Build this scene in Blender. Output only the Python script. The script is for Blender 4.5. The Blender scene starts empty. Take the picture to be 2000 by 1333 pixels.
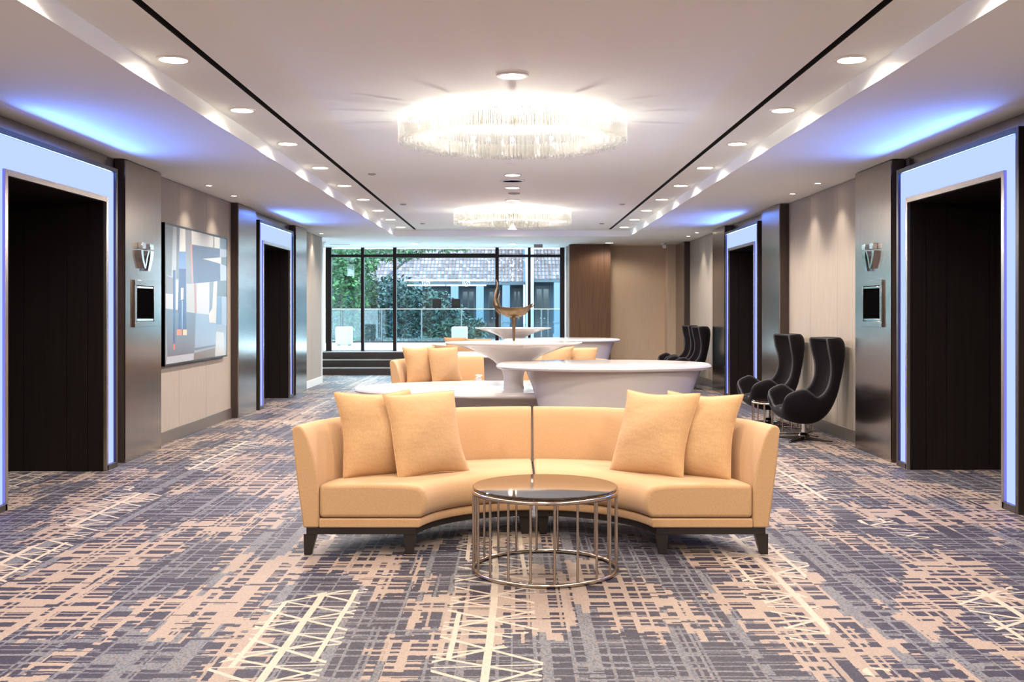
import bpy, bmesh, math, random
from mathutils import Vector, Matrix
random.seed(7)
C = bpy.context.scene.collection
sc = bpy.context.scene
PI = math.pi

# ------------------------------------------------------------------ camera, world, exposure
EYE = 1.36
F = 2050.0 / 2000.0
cam_d = bpy.data.cameras.new('camera')
cam_d.sensor_width = 36.0
cam_d.lens = 36.0 * F
cam_d.shift_x = -1.0 / 2000.0
cam_d.shift_y = -61.5 / 2000.0
cam_d.clip_start = 0.05
cam_d.clip_end = 300
cam = bpy.data.objects.new('camera', cam_d)
cam.location = (0, 0, EYE)
cam.rotation_euler = (PI / 2, 0, 0)
C.objects.link(cam)
sc.camera = cam
sc.view_settings.view_transform = 'Standard'
sc.view_settings.look = 'None'
sc.view_settings.gamma = 1.0
sc.view_settings.use_curve_mapping = False
sc.view_settings.exposure = 1.70
w = bpy.data.worlds.new('overcast_sky')
sc.world = w
w.use_nodes = True
w.node_tree.nodes['Background'].inputs[0].default_value = (0.62, 0.84, 1.0, 1)
w.node_tree.nodes['Background'].inputs[1].default_value = 4.2
try:
    cy = sc.cycles
    cy.use_denoising = True
    cy.max_bounces = 10
    cy.diffuse_bounces = 5
    cy.glossy_bounces = 4
    cy.transmission_bounces = 6
    cy.transparent_max_bounces = 24
    cy.caustics_reflective = False
    cy.caustics_refractive = False
    cy.sample_clamp_indirect = 4.0
except Exception:
    pass

E_SPOT, E_MID, E_ACC, E_NICHE, E_CHAND, E_LED = 65.0, 30.0, 13.0, 6.5, 13.0, 11.0
WARM = (1.0, 0.90, 0.79)
CRYS = (1.0, 0.92, 0.82)
BLUE_PANEL = (0.168, 0.217, 1.06)

# ------------------------------------------------------------------ materials
def mat(name, col, rough=0.5, metal=0.0, spec=0.5, emit=None, estr=1.0, noise=None, bump=None, coat=0.0, sheen=0.0, aniso=None):
    m = bpy.data.materials.new(name)
    m.use_nodes = True
    nt = m.node_tree
    b = nt.nodes['Principled BSDF']
    b.inputs['Base Color'].default_value = (*col, 1)
    b.inputs['Roughness'].default_value = rough
    b.inputs['Metallic'].default_value = metal
    b.inputs['Specular IOR Level'].default_value = spec
    if coat:
        b.inputs['Coat Weight'].default_value = coat
        b.inputs['Coat Roughness'].default_value = 0.04
    if sheen:
        b.inputs['Sheen Weight'].default_value = sheen
        b.inputs['Sheen Roughness'].default_value = 0.4
    if emit:
        b.inputs['Emission Color'].default_value = (*emit, 1)
        b.inputs['Emission Strength'].default_value = estr
    if noise or bump:
        tc = nt.nodes.new('ShaderNodeTexCoord')
        mp = nt.nodes.new('ShaderNodeMapping')
        nt.links.new(tc.outputs['Object'], mp.inputs['Vector'])
    if noise:                       # (scale xyz, second colour, amount)
        s, c2, amt = noise
        mp.inputs['Scale'].default_value = s
        n = nt.nodes.new('ShaderNodeTexNoise')
        n.inputs['Scale'].default_value = 1.0
        n.inputs['Detail'].default_value = 4.0
        nt.links.new(mp.outputs['Vector'], n.inputs['Vector'])
        r = nt.nodes.new('ShaderNodeMapRange')
        r.inputs['From Min'].default_value = 0.35
        r.inputs['From Max'].default_value = 0.65
        r.inputs['To Max'].default_value = amt
        nt.links.new(n.outputs['Fac'], r.inputs['Value'])
        mx = nt.nodes.new('ShaderNodeMix')
        mx.data_type = 'RGBA'
        mx.inputs['A'].default_value = (*col, 1)
        mx.inputs['B'].default_value = (*c2, 1)
        nt.links.new(r.outputs['Result'], mx.inputs['Factor'])
        nt.links.new(mx.outputs['Result'], b.inputs['Base Color'])
    if bump:                        # (scale xyz, strength, distance)
        mp2 = nt.nodes.new('ShaderNodeMapping')
        nt.links.new(tc.outputs['Object'], mp2.inputs['Vector'])
        mp2.inputs['Scale'].default_value = bump[0]
        n2 = nt.nodes.new('ShaderNodeTexNoise')
        n2.inputs['Scale'].default_value = 1.0
        n2.inputs['Detail'].default_value = 3.0
        nt.links.new(mp2.outputs['Vector'], n2.inputs['Vector'])
        bp = nt.nodes.new('ShaderNodeBump')
        bp.inputs['Strength'].default_value = bump[1]
        bp.inputs['Distance'].default_value = bump[2]
        nt.links.new(n2.outputs['Fac'], bp.inputs['Height'])
        nt.links.new(bp.outputs['Normal'], b.inputs['Normal'])
    return m

def emat(name, col, s):
    m = bpy.data.materials.new(name)
    m.use_nodes = True
    nt = m.node_tree
    nt.nodes.remove(nt.nodes['Principled BSDF'])
    e = nt.nodes.new('ShaderNodeEmission')
    e.inputs[0].default_value = (*col, 1)
    e.inputs[1].default_value = s
    nt.links.new(e.outputs[0], nt.nodes['Material Output'].inputs[0])
    return m

def glassmat(name, tint, gloss=0.12, rough=0.0, transl=None, base=0.04):
    """see-through glass: transparent + fresnel gloss (+ translucent share for cut crystal)"""
    m = bpy.data.materials.new(name)
    m.use_nodes = True
    nt = m.node_tree
    nt.nodes.remove(nt.nodes['Principled BSDF'])
    tr = nt.nodes.new('ShaderNodeBsdfTransparent')
    tr.inputs[0].default_value = (*tint, 1)
    gl = nt.nodes.new('ShaderNodeBsdfGlossy')
    gl.inputs['Roughness'].default_value = rough
    lw = nt.nodes.new('ShaderNodeLayerWeight')
    lw.inputs['Blend'].default_value = 0.15
    mr = nt.nodes.new('ShaderNodeMapRange')
    mr.inputs['To Min'].default_value = base
    mr.inputs['To Max'].default_value = max(gloss, base)
    nt.links.new(lw.outputs['Fresnel'], mr.inputs['Value'])
    mx = nt.nodes.new('ShaderNodeMixShader')
    nt.links.new(mr.outputs['Result'], mx.inputs[0])
    nt.links.new(tr.outputs[0], mx.inputs[1])
    nt.links.new(gl.outputs[0], mx.inputs[2])
    out = mx
    if transl:
        tl = nt.nodes.new('ShaderNodeBsdfTranslucent')
        tl.inputs[0].default_value = (1, 0.98, 0.93, 1)
        mx2 = nt.nodes.new('ShaderNodeMixShader')
        mx2.inputs[0].default_value = transl
        nt.links.new(mx.outputs[0], mx2.inputs[1])
        nt.links.new(tl.outputs[0], mx2.inputs[2])
        out = mx2
    nt.links.new(out.outputs[0], nt.nodes['Material Output'].inputs[0])
    return m

def srgb(r, g, b):
    f = lambda c: (c / 255 / 12.92) if c / 255 <= 0.04045 else ((c / 255 + 0.055) / 1.055) ** 2.4
    return (f(r), f(g), f(b))

M = {}
M['plaster'] = mat('ceiling_plaster', (0.86, 0.89, 0.885), 0.85, spec=0.2)
M['slot'] = mat('black_slot', (0.01, 0.009, 0.008), 0.6)
M['panel'] = mat('beige_wall_fabric', (0.3082, 0.2613, 0.2190), 0.75, spec=0.25, noise=((40, 40, 3), (0.2760, 0.2300, 0.1886), 0.8))
M['panel_back'] = mat('dark_joint', (0.08, 0.06, 0.05), 0.8)
M['beige'] = mat('tan_wall_fabric', (0.5320, 0.3990, 0.2802), 0.8, spec=0.2, noise=((120, 120, 4), (0.4750, 0.3515, 0.2422), 0.8))
M['white_wall'] = mat('white_wall_paint', (0.78, 0.77, 0.75), 0.7)
M['bronze'] = mat('brushed_bronze', (0.36, 0.315, 0.285), 0.19, metal=1.0, noise=((160, 160, 1.2), (0.27, 0.23, 0.205), 0.8), bump=((300, 300, 1.5), 0.05, 0.002))
M['darkwood'] = mat('dark_veneer', (0.045, 0.028, 0.022), 0.4, noise=((60, 60, 2), (0.03, 0.018, 0.014), 0.9))
M['portal'] = mat('black_brown_metal', (0.022, 0.016, 0.014), 0.35)
M['niche'] = mat('black_brown_laminate', (0.0065, 0.004, 0.0035), 0.5, spec=.15, noise=((80, 80, 1.5), (0.010, 0.007, 0.006), 0.9))
M['trim'] = mat('bronze_trim', (0.36, 0.31, 0.27), 0.28, metal=0.9)
M['walnut'] = mat('walnut_veneer', (0.125, 0.062, 0.029), 0.5, spec=.25, noise=((70, 70, 1.5), (0.072, 0.034, 0.016), 0.9))
M['skirting'] = mat('grey_metal_skirting', (0.17, 0.145, 0.125), 0.35, metal=0.6)
M['skirting_white'] = mat('pale_skirting', (0.62, 0.62, 0.6), 0.5)
M['step'] = mat('dark_stone_step', (0.028, 0.016, 0.014), 0.4, noise=((8, 60, 60), (0.022, 0.014, 0.013), 0.9))
M['nosing'] = mat('metal_nosing', (0.55, 0.55, 0.55), 0.3, metal=0.9)
M['frame'] = mat('dark_brown_frame', (0.016, 0.008, 0.007), 0.5, spec=.2)
M['pane'] = glassmat('window_pane', (0.93, 0.98, 0.985), 0.5)
M['frost'] = mat('frosted_strip', (0.9, 0.92, 0.94), 0.6)
_nt = M['frost'].node_tree
_tl = _nt.nodes.new('ShaderNodeBsdfTranslucent'); _tl.inputs[0].default_value = (0.9, 0.92, 0.94, 1)
_mx = _nt.nodes.new('ShaderNodeMixShader'); _mx.inputs[0].default_value = 0.6
_nt.links.new(_nt.nodes['Principled BSDF'].outputs[0], _mx.inputs[1]); _nt.links.new(_tl.outputs[0], _mx.inputs[2])
_nt.links.new(_mx.outputs[0], _nt.nodes['Material Output'].inputs[0])
M['chrome'] = mat('chrome', (0.72, 0.70, 0.68), 0.12, metal=1.0)
M['brass_chrome'] = mat('warm_chrome', (0.50, 0.43, 0.37), 0.18, metal=1.0)
M['black'] = mat('black_recess', (0.0015, 0.0015, 0.0015), 1.0, spec=0.0)
M['sofa'] = mat('apricot_upholstery', (0.4987, 0.3087, 0.1672), 0.9, spec=0.15, noise=((300, 300, 90), (0.4322, 0.2565, 0.1283), 0.9), bump=((500, 500, 500), 0.25, 0.002), sheen=0.15)
M['pillow'] = mat('apricot_cushion_linen', (0.4929, 0.3023, 0.1581), 0.92, spec=0.12, noise=((200, 200, 60), (0.4371, 0.2558, 0.1237), 0.9), bump=((5, 5, 9), 0.5, 0.025), sheen=0.15)
M['legwood'] = mat('black_stained_wood', (0.012, 0.008, 0.007), 0.35)
M['smoke'] = mat('smoked_glass_top', (0.018, 0.011, 0.008), 0.03, spec=0.6, coat=0.6)
M['smoke'].node_tree.nodes['Principled BSDF'].inputs['IOR'].default_value = 1.75
M['white'] = mat('white_solid_surface', (0.5640, 0.5217, 0.4888), 0.14, spec=0.6, noise=((1.5, 4, 1), (0.5452, 0.5029, 0.4700), 1.0))
M['velvet'] = mat('charcoal_velvet', (0.0065, 0.005, 0.006), 0.9, spec=0.12, sheen=0.05)
M['piping'] = mat('grey_piping', (0.032, 0.029, 0.032), 0.8)
M['blackmetal'] = mat('black_chrome', (0.12, 0.10, 0.09), 0.18, metal=1.0)
M['sculpt'] = mat('patinated_bronze', (0.23, 0.16, 0.09), 0.33, metal=0.9, noise=((20, 20, 20), (0.14, 0.10, 0.06), 0.8))
M['crystal'] = glassmat('crystal_rod', (1, 1, 0.985), 0.9, 0.03, 0.10, base=0.07)
M['backplate'] = mat('dark_mirror_plate', (0.30, 0.28, 0.25), 0.35, metal=1.0)
M['bulb'] = emat('bulb', CRYS, 13.0)
M['lens'] = emat('downlight_lens', (1.0, 0.83, 0.60), 7.0)
M['pin'] = emat('accent_lens', (1.0, 0.84, 0.62), 14.0)
M['lightpanel'] = emat('blue_light_panel', BLUE_PANEL, 1.0)
M['ringtrim'] = mat('white_trim_ring', (0.8, 0.76, 0.72), 0.5)
M['gap'] = mat('grey_plastic', (0.35, 0.34, 0.33), 0.5)
M['canvasframe'] = mat('black_picture_frame', (0.006, 0.005, 0.005), 0.35)
M['terrace'] = mat('pale_terrace_stone', (0.78, 0.79, 0.80), 0.7)
M['ground'] = mat('garden_ground', (0.10, 0.12, 0.10), 0.9)
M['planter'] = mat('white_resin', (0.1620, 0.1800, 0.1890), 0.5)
M['balglass'] = glassmat('balustrade_glass', (0.80, 0.92, 0.95), 0.3, base=.03)
M['steel'] = mat('brushed_steel', (0.035, 0.04, 0.045), 0.6)
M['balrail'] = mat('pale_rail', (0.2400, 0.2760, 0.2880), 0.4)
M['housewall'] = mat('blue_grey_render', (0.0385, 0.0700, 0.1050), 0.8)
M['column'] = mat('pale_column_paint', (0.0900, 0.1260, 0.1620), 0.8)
M['housedoor'] = mat('dark_house_door', (0.0245, 0.0385, 0.0525), 0.5)
M['houseglass'] = mat('dark_house_glass', (0.02, 0.03, 0.04), 0.1)
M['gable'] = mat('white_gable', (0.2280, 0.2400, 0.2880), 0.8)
M['bark'] = mat('bark', (0.06, 0.05, 0.04), 0.9)
M['ceram'] = mat('white_ceramic', (0.8, 0.78, 0.74), 0.25)

def islandmat(name, cols, rough=0.7):
    m = bpy.data.materials.new(name)
    m.use_nodes = True
    nt = m.node_tree
    b = nt.nodes['Principled BSDF']
    b.inputs['Roughness'].default_value = max(rough, .65)
    b.inputs['Specular IOR Level'].default_value = 0.2
    g = nt.nodes.new('ShaderNodeNewGeometry')
    r = nt.nodes.new('ShaderNodeValToRGB')
    r.color_ramp.elements[0].color = (*cols[0], 1)
    r.color_ramp.elements[1].color = (*cols[-1], 1)
    for i, c in enumerate(cols[1:-1]):
        e = r.color_ramp.elements.new((i + 1) / (len(cols) - 1))
        e.color = (*c, 1)
    nt.links.new(g.outputs['Random Per Island'], r.inputs['Fac'])
    nt.links.new(r.outputs['Color'], b.inputs['Base Color'])
    return m
M['tile'] = islandmat('clay_roof_tiles', [(0.060, 0.036, 0.034), (0.105, 0.068, 0.066), (0.145, 0.104, 0.103), (0.080, 0.048, 0.046)])
M['leaf_bright'] = islandmat('bright_leaves', [(0.0054, 0.0238, 0.0095), (0.0150, 0.0578, 0.0177), (0.0408, 0.1088, 0.0272)], 0.5)
M['leaf_grey'] = islandmat('grey_green_leaves', [(0.0040, 0.0172, 0.0158), (0.0132, 0.0363, 0.0317), (0.0495, 0.0858, 0.0759)], 0.45)
M['leaf_dark'] = islandmat('deep_green_leaves', [(0.0040, 0.0145, 0.0106), (0.0106, 0.0330, 0.0224), (0.0264, 0.0594, 0.0396)], 0.5)

# ---- carpet: a woven print, written as math nodes
def carpet():
    m = bpy.data.materials.new('woven_pattern_carpet')
    m.use_nodes = True
    nt = m.node_tree
    b = nt.nodes['Principled BSDF']
    b.inputs['Roughness'].default_value = 0.6
    b.inputs['Specular IOR Level'].default_value = 0.17
    b.inputs['Sheen Weight'].default_value = 0.06
    b.inputs['Sheen Roughness'].default_value = 0.35
    L = nt.links.new
    class E:
        def __init__(s, k): s.k = k
        def __add__(s, o): return op('ADD', s, o)
        def __radd__(s, o): return op('ADD', o, s)
        def __sub__(s, o): return op('SUBTRACT', s, o)
        def __rsub__(s, o): return op('SUBTRACT', o, s)
        def __mul__(s, o): return op('MULTIPLY', s, o)
        def __rmul__(s, o): return op('MULTIPLY', o, s)
        def __truediv__(s, o): return op('DIVIDE', s, o)
        def __gt__(s, o): return op('GREATER_THAN', s, o)
        def __lt__(s, o): return op('LESS_THAN', s, o)
    def op(o, *a):
        n = nt.nodes.new('ShaderNodeMath')
        n.operation = o
        for i, v in enumerate(a):
            if isinstance(v, E): L(v.k, n.inputs[i])
            else: n.inputs[i].default_value = v
        return E(n.outputs[0])
    fl = lambda a: op('FLOOR', a)
    fr = lambda a: op('FRACT', a)
    ab = lambda a: op('ABSOLUTE', a)
    mn = lambda a, c: op('MINIMUM', a, c)
    mxx = lambda a, c: op('MAXIMUM', a, c)
    sn = lambda a: op('SINE', a)
    def vec(x, y, z=0.0):
        n = nt.nodes.new('ShaderNodeCombineXYZ')
        for i, v in enumerate((x, y, z)):
            if isinstance(v, E): L(v.k, n.inputs[i])
            else: n.inputs[i].default_value = v
        return n.outputs[0]
    def wn(x, y, z=0.0):
        n = nt.nodes.new('ShaderNodeTexWhiteNoise')
        n.noise_dimensions = '3D'
        L(vec(x, y, z), n.inputs['Vector'])
        return E(n.outputs['Value'])
    def noise(x, y, z=0.0, det=2.0):
        n = nt.nodes.new('ShaderNodeTexNoise')
        n.inputs['Scale'].default_value = 1.0
        n.inputs['Detail'].default_value = det
        L(vec(x, y, z), n.inputs['Vector'])
        return E(n.outputs['Fac'])
    tc = nt.nodes.new('ShaderNodeTexCoord')
    sp = nt.nodes.new('ShaderNodeSeparateXYZ')
    L(tc.outputs['Object'], sp.inputs[0])
    x, y = E(sp.outputs[0]), E(sp.outputs[1])
    # ragged edges
    xr = x + 0.010 * (noise(x * 4, y * 60) - 0.5)
    yr = y + 0.012 * (noise(x * 45, y * 5, 3.0) - 0.5)
    # irregular warp columns, weft rows
    xw = xr + 0.024 * sn(x * 27.0) + 0.014 * sn(x * 67.0 + 1.3)
    cx = xw / 0.108
    ix, fx = fl(cx), fr(cx)
    hc = wn(ix, 3.0)
    yw = yr + 0.018 * sn(y * 31.0 + hc * 4.0) + 0.035 * hc
    cyy = yw / 0.086
    iy, fy = fl(cyy), fr(cyy)
    h = wn(ix, iy, 1.0)
    h2 = wn(ix, iy, 2.0)
    low = noise(x * 0.9, y * 0.7, 7.0)
    jq = wn(fl(xr / 0.035), 21.0)
    grey = noise(fl(xr / 0.035) * 0.07 , (fl(yr / 0.085 + jq * 3.0)) * 0.085 * 0.9 , 19.0, 4.0) > 0.50
    vgap = fx > (0.26 + 0.16 * hc - 0.16 * grey)
    hgap = fy > (0.24 + 0.30 * h2 - 0.14 * grey)
    cell = vgap * hgap * (h < (0.86 + 0.75 * (low - 0.5) + 0.16 * grey))
    # cells that run on across the gap (fat blocks and long bars)
    run = (wn(fl(cx * 0.5), iy, 5.0) > 0.87) * hgap * (fy < 0.75)
    runv = (wn(ix, fl(cyy * 0.4), 6.0) > 0.90) * (fx > 0.55)
    thin = (wn(fl(x / 0.17 + 0.7 * wn(fl(yr / 0.025), 8.0)), fl(yr / 0.025), 9.0) > 0.965) * (fr(yr / 0.025) > 0.45)
    dark = mxx(mxx(cell, run), mxx(runv, thin))
    # pale threads crossing over
    thr = (wn(fl(xr / 0.013), fl(y / 0.9), 11.0) > 0.90)
    thr2 = (wn(fl(x / 0.6), fl(yr / 0.010), 12.0) > 0.92)
    dark = dark * (1.0 - mxx(thr, thr2) * 0.85)
    heath = wn(fl(x / 0.007), fl(y / 0.012), 13.0)
    # cream lattice bands along the room
    bands = [-4.0, -2.75, -0.92, -0.10, 1.33, 2.25, 3.75]
    xm = x + 0.10 * (noise(y * 0.5, 4.0) - 0.5)
    tb = None
    for c in bands:
        d = ab(xm - c)
        tb = d if tb is None else mn(tb, d)
    inb = tb < (0.12 + 0.17 * noise(x * 3, y * 1.3, 31.0))
    gate = noise(x * 0.8, y * 0.65, 23.0) > 0.46
    sd_ = None
    for c in bands:
        q = (xm - c) * (ab(xm - c) < 0.36)
        sd_ = q if sd_ is None else sd_ + q
    CH = 0.40
    def star(off, sl, seed, wid):
        yy = y / CH + off
        dy = (fr(yy) - 0.5) * CH
        jit = (wn(fl(yy), seed) - 0.5) * 0.16
        return ab(dy - sd_ * (sl + jit)) < wid
    lat = mxx(mxx(star(0.0, 0.78, 1.0, 0.0125), star(0.0, -0.74, 2.0, 0.0125)), mxx(star(0.0, 0.26, 3.0, 0.008), star(0.5, -0.55, 4.0, 0.010)))
    lat = mxx(lat, star(0.5, 0.02, 5.0, 0.006))
    lat = mxx(lat, tb < 0.016)
    lat = mxx(lat, (ab(tb - 0.15) < 0.011) * (noise(x * 0.6, y * 0.9, 61.0) > 0.5))
    lat = lat * inb * gate
    def rgb(c):
        n = nt.nodes.new('ShaderNodeRGB')
        n.outputs[0].default_value = (*c, 1)
        return n.outputs[0]
    def mix(f, a, c):
        n = nt.nodes.new('ShaderNodeMix')
        n.data_type = 'RGBA'
        L(f.k, n.inputs['Factor'])
        L(a, n.inputs['A'])
        L(c, n.inputs['B'])
        return n.outputs['Result']
    bg = mix(noise(x * 1.2, y * 1.2, 51.0), rgb((0.2755, 0.2042, 0.1634)), rgb((0.2802, 0.2137, 0.1710)))
    gr = mix(heath, rgb((0.0522, 0.0551, 0.0703)), rgb((0.1568, 0.1539, 0.1691)))
    base = mix(grey * (0.55 + 0.45 * (heath > 0.2)), bg, gr)
    dk = mix(heath, rgb((0.014, 0.011, 0.021)), rgb((0.037, 0.030, 0.047)))
    col = mix(dark, base, dk)
    col = mix(lat, col, rgb((0.4085, 0.3372, 0.2660)))
    # pile variation
    n = nt.nodes.new('ShaderNodeMix')
    n.data_type = 'RGBA'
    n.blend_type = 'MULTIPLY'
    n.inputs['Factor'].default_value = 1.0
    L(col, n.inputs['A'])
    v = 0.82 + 0.28 * wn(fl(x / 0.005), fl(y / 0.005), 17.0)
    cmb = nt.nodes.new('ShaderNodeCombineColor')
    for i in range(3): L(v.k, cmb.inputs[i])
    L(cmb.outputs[0], n.inputs['B'])
    L(n.outputs['Result'], b.inputs['Base Color'])
    return m
M['carpet'] = carpet()

# ------------------------------------------------------------------ mesh helpers
class MB:
    def __init__(s): s.v, s.f, s.mi, s.cur = [], [], [], 0
    def quad(s, a, b, c, d):
        n = len(s.v); s.v += [a, b, c, d]; s.f.append((n, n+1, n+2, n+3)); s.mi.append(s.cur); return s
    def poly(s, pts):
        n = len(s.v); s.v += list(pts); s.f.append(tuple(range(n, n+len(pts)))); s.mi.append(s.cur); return s
    def box(s, x0, x1, y0, y1, z0, z1):
        if x0 > x1: x0, x1 = x1, x0
        if y0 > y1: y0, y1 = y1, y0
        n = len(s.v)
        s.v += [(x0,y0,z0),(x1,y0,z0),(x1,y1,z0),(x0,y1,z0),(x0,y0,z1),(x1,y0,z1),(x1,y1,z1),(x0,y1,z1)]
        for q in ((0,3,2,1),(4,5,6,7),(0,1,5,4),(1,2,6,5),(2,3,7,6),(3,0,4,7)):
            s.f.append(tuple(n+i for i in q)); s.mi.append(s.cur)
        return s
    def hexa(s, b, t):                  # bottom 4 and top 4 points, counter-clockwise from above
        n = len(s.v); s.v += list(b) + list(t)
        for q in ((0,3,2,1),(4,5,6,7),(0,1,5,4),(1,2,6,5),(2,3,7,6),(3,0,4,7)):
            s.f.append(tuple(n+i for i in q)); s.mi.append(s.cur)
        return s
    def lathe(s, prof, seg=48, sx=1.0, sy=1.0, c=(0,0), closed=False, a0=0.0):
        n = len(s.v); k = len(prof)
        for i in range(seg):
            a = a0 + 2*PI*i/seg
            for r, z in prof: s.v.append((c[0]+r*sx*math.cos(a), c[1]+r*sy*math.sin(a), z))
        for i in range(seg):
            j = (i+1) % seg
            for q in range(k if closed else k-1):
                p = (q+1) % k
                s.f.append((n+i*k+q, n+j*k+q, n+j*k+p, n+i*k+p)); s.mi.append(s.cur)
        if not closed:
            if prof[0][0] > 1e-6: s.f.append(tuple(n+i*k for i in range(seg))[::-1]); s.mi.append(s.cur)
            if prof[-1][0] > 1e-6: s.f.append(tuple(n+i*k+k-1 for i in range(seg))); s.mi.append(s.cur)
        return s
    def tube(s, pts, rad, seg=8, cap=True, closed=False):
        pts = [Vector(p) for p in pts]
        if not isinstance(rad, (list, tuple)): rad = [rad]*len(pts)
        n = len(s.v); m = len(pts); up = None
        for i, p in enumerate(pts):
            if closed: t = pts[(i+1) % m] - pts[i-1]
            else: t = pts[min(i+1, m-1)] - pts[max(i-1, 0)]
            t.normalize()
            if up is None:
                up = Vector((0,0,1)) if abs(t.z) < 0.9 else Vector((1,0,0))
            u = (up - t*up.dot(t)).normalized(); w_ = t.cross(u); up = u
            for j in range(seg):
                a = 2*PI*j/seg
                s.v.append(tuple(p + (u*math.cos(a) + w_*math.sin(a))*rad[i]))
        for i in range(m if closed else m-1):
            i2 = (i+1) % m
            for j in range(seg):
                j2 = (j+1) % seg
                s.f.append((n+i*seg+j, n+i*seg+j2, n+i2*seg+j2, n+i2*seg+j)); s.mi.append(s.cur)
        if cap and not closed:
            s.f.append(tuple(n+j for j in range(seg))[::-1]); s.mi.append(s.cur)
            s.f.append(tuple(n+(m-1)*seg+j for j in range(seg))); s.mi.append(s.cur)
        return s
    def grid(s, rows):                  # rows of points
        n = len(s.v); k = len(rows[0])
        for r in rows: s.v += [tuple(p) for p in r]
        for i in range(len(rows)-1):
            for j in range(k-1):
                s.f.append((n+i*k+j, n+i*k+j+1, n+(i+1)*k+j+1, n+(i+1)*k+j)); s.mi.append(s.cur)
        return s
    def mesh(s, name, mats, smooth=False, fix=True):
        me = bpy.data.meshes.new(name)
        me.from_pydata(s.v, [], s.f)
        for m_ in (mats if isinstance(mats, (list, tuple)) else [mats]): me.materials.append(m_)
        if any(s.mi): me.polygons.foreach_set('material_index', s.mi)
        if fix:
            bm = bmesh.new(); bm.from_mesh(me)
            bmesh.ops.recalc_face_normals(bm, faces=bm.faces)
            bm.to_mesh(me); bm.free()
        if smooth:
            me.polygons.foreach_set('use_smooth', [True]*len(me.polygons))
            me.set_sharp_from_angle(angle=math.radians(smooth if smooth is not True else 40))
        me.update()
        return me
    def build(s, name, mats, parent=None, smooth=False, bevel=0, bseg=2, kind=None, fix=True, loc=None):
        return link(name, s.mesh(name, mats, smooth, fix), parent, bevel, bseg, kind, loc)

def link(name, me, parent=None, bevel=0, bseg=2, kind=None, loc=None):
    o = bpy.data.objects.new(name, me)
    C.objects.link(o)
    if parent: o.parent = parent
    if loc: o.location = loc
    if bevel:
        b = o.modifiers.new('edge', 'BEVEL'); b.width = bevel; b.segments = bseg
        b.limit_method = 'ANGLE'; b.angle_limit = math.radians(38); b.harden_normals = False
        me.polygons.foreach_set('use_smooth', [True]*len(me.polygons))
        me.set_sharp_from_angle(angle=math.radians(50))
    if kind: o['kind'] = kind
    return o

def tag(o, label, cat=None, group=None, kind=None):
    if label: o['label'] = label
    if cat: o['category'] = cat
    if group: o['group'] = group
    if kind: o['kind'] = kind
    return o

def thing(name, loc, label, cat, group=None, rz=0.0):
    o = bpy.data.objects.new(name, None); C.objects.link(o)
    o.location = loc; o.rotation_euler = (0, 0, rz); o.empty_display_size = 0.1
    return tag(o, label, cat, group)

def setting(name, label, loc=(0,0,0)):
    o = bpy.data.objects.new(name, None); C.objects.link(o); o.location = loc
    return tag(o, label, None, None, 'structure')

def copy_tree(o, parent=None):
    c = o.copy(); C.objects.link(c)
    if parent: c.parent = parent
    for ch in [k for k in KIDS() if k.parent == o]: copy_tree(ch, c)
    return c
def KIDS(): return list(C.objects)
def dup(o, loc, label=None, rz=None):
    c = copy_tree(o); c.location = loc
    if label: c['label'] = label
    if rz is not None: c.rotation_euler = (0, 0, rz)
    return c

def box(name, b, m, parent=None, bevel=0, kind=None):
    return MB().box(*b).build(name, m, parent, bevel=bevel, kind=kind)

def lamp(name, typ, loc, energy, col, parent=None, **kw):
    d = bpy.data.lights.new(name, typ); d.energy = energy; d.color = col
    for k, v in kw.items(): setattr(d, k, v)
    o = bpy.data.objects.new(name, d); C.objects.link(o); o.location = loc
    if parent: o.parent = parent
    return o

# ------------------------------------------------------------------ floor and ceiling
SOFF, CEIL = 2.70, 2.81
fl_ = MB().quad((-5.4,-4.2,0),(5.4,-4.2,0),(5.4,22.0,0),(-5.4,22.0,0)).build('floor', M['carpet'])
tag(fl_, 'navy, grey and beige woven-pattern carpet with cream lattice lines', kind='structure')

CH_Y = [0.45, 7.87, 15.29]              # chandelier centres
HR = 1.055                              # ceiling hole radius
cm = MB()
Y0, Y1 = -4.2, 19.2
XI = 2.14
def rect(x0, x1, y0, y1, z): cm.quad((x0,y0,z),(x1,y0,z),(x1,y1,z),(x0,y1,z))
for s in (-1, 1):                       # strips beside the slots
    rect(*sorted((s*XI, s*1.783)), Y0, Y1, CEIL)
    rect(*sorted((s*1.783, s*1.737)), 18.95, Y1, CEIL)
    rect(*sorted((s*1.737, s*1.2)), Y0, Y1, CEIL)
    # slot recess
    cm.cur = 1
    a, b = s*1.783, s*1.737
    cm.quad((a,Y0,CEIL),(a,18.95,CEIL),(a,18.95,CEIL+.06),(a,Y0,CEIL+.06))
    cm.quad((b,Y0,CEIL),(b,18.95,CEIL),(b,18.95,CEIL+.06),(b,Y0,CEIL+.06))
    cm.quad((a,Y0,CEIL+.06),(a,18.95,CEIL+.06),(b,18.95,CEIL+.06),(b,Y0,CEIL+.06))
    cm.quad((a,18.95,CEIL),(a,18.95,CEIL+.06),(b,18.95,CEIL+.06),(b,18.95,CEIL))
    cm.cur = 0
    # drop fascia and lower ceiling along the walls
    cm.quad((s*XI,Y0,SOFF),(s*XI,Y1,SOFF),(s*XI,Y1,CEIL),(s*XI,Y0,CEIL))
    rect(*sorted((s*XI, s*5.4)), Y0, 23.2, SOFF)
cm.quad((-XI,Y1,SOFF),(XI,Y1,SOFF),(XI,Y1,CEIL),(-XI,Y1,CEIL))
rect(-XI, XI, Y1, 23.2, SOFF)
ys = [Y0]
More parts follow.
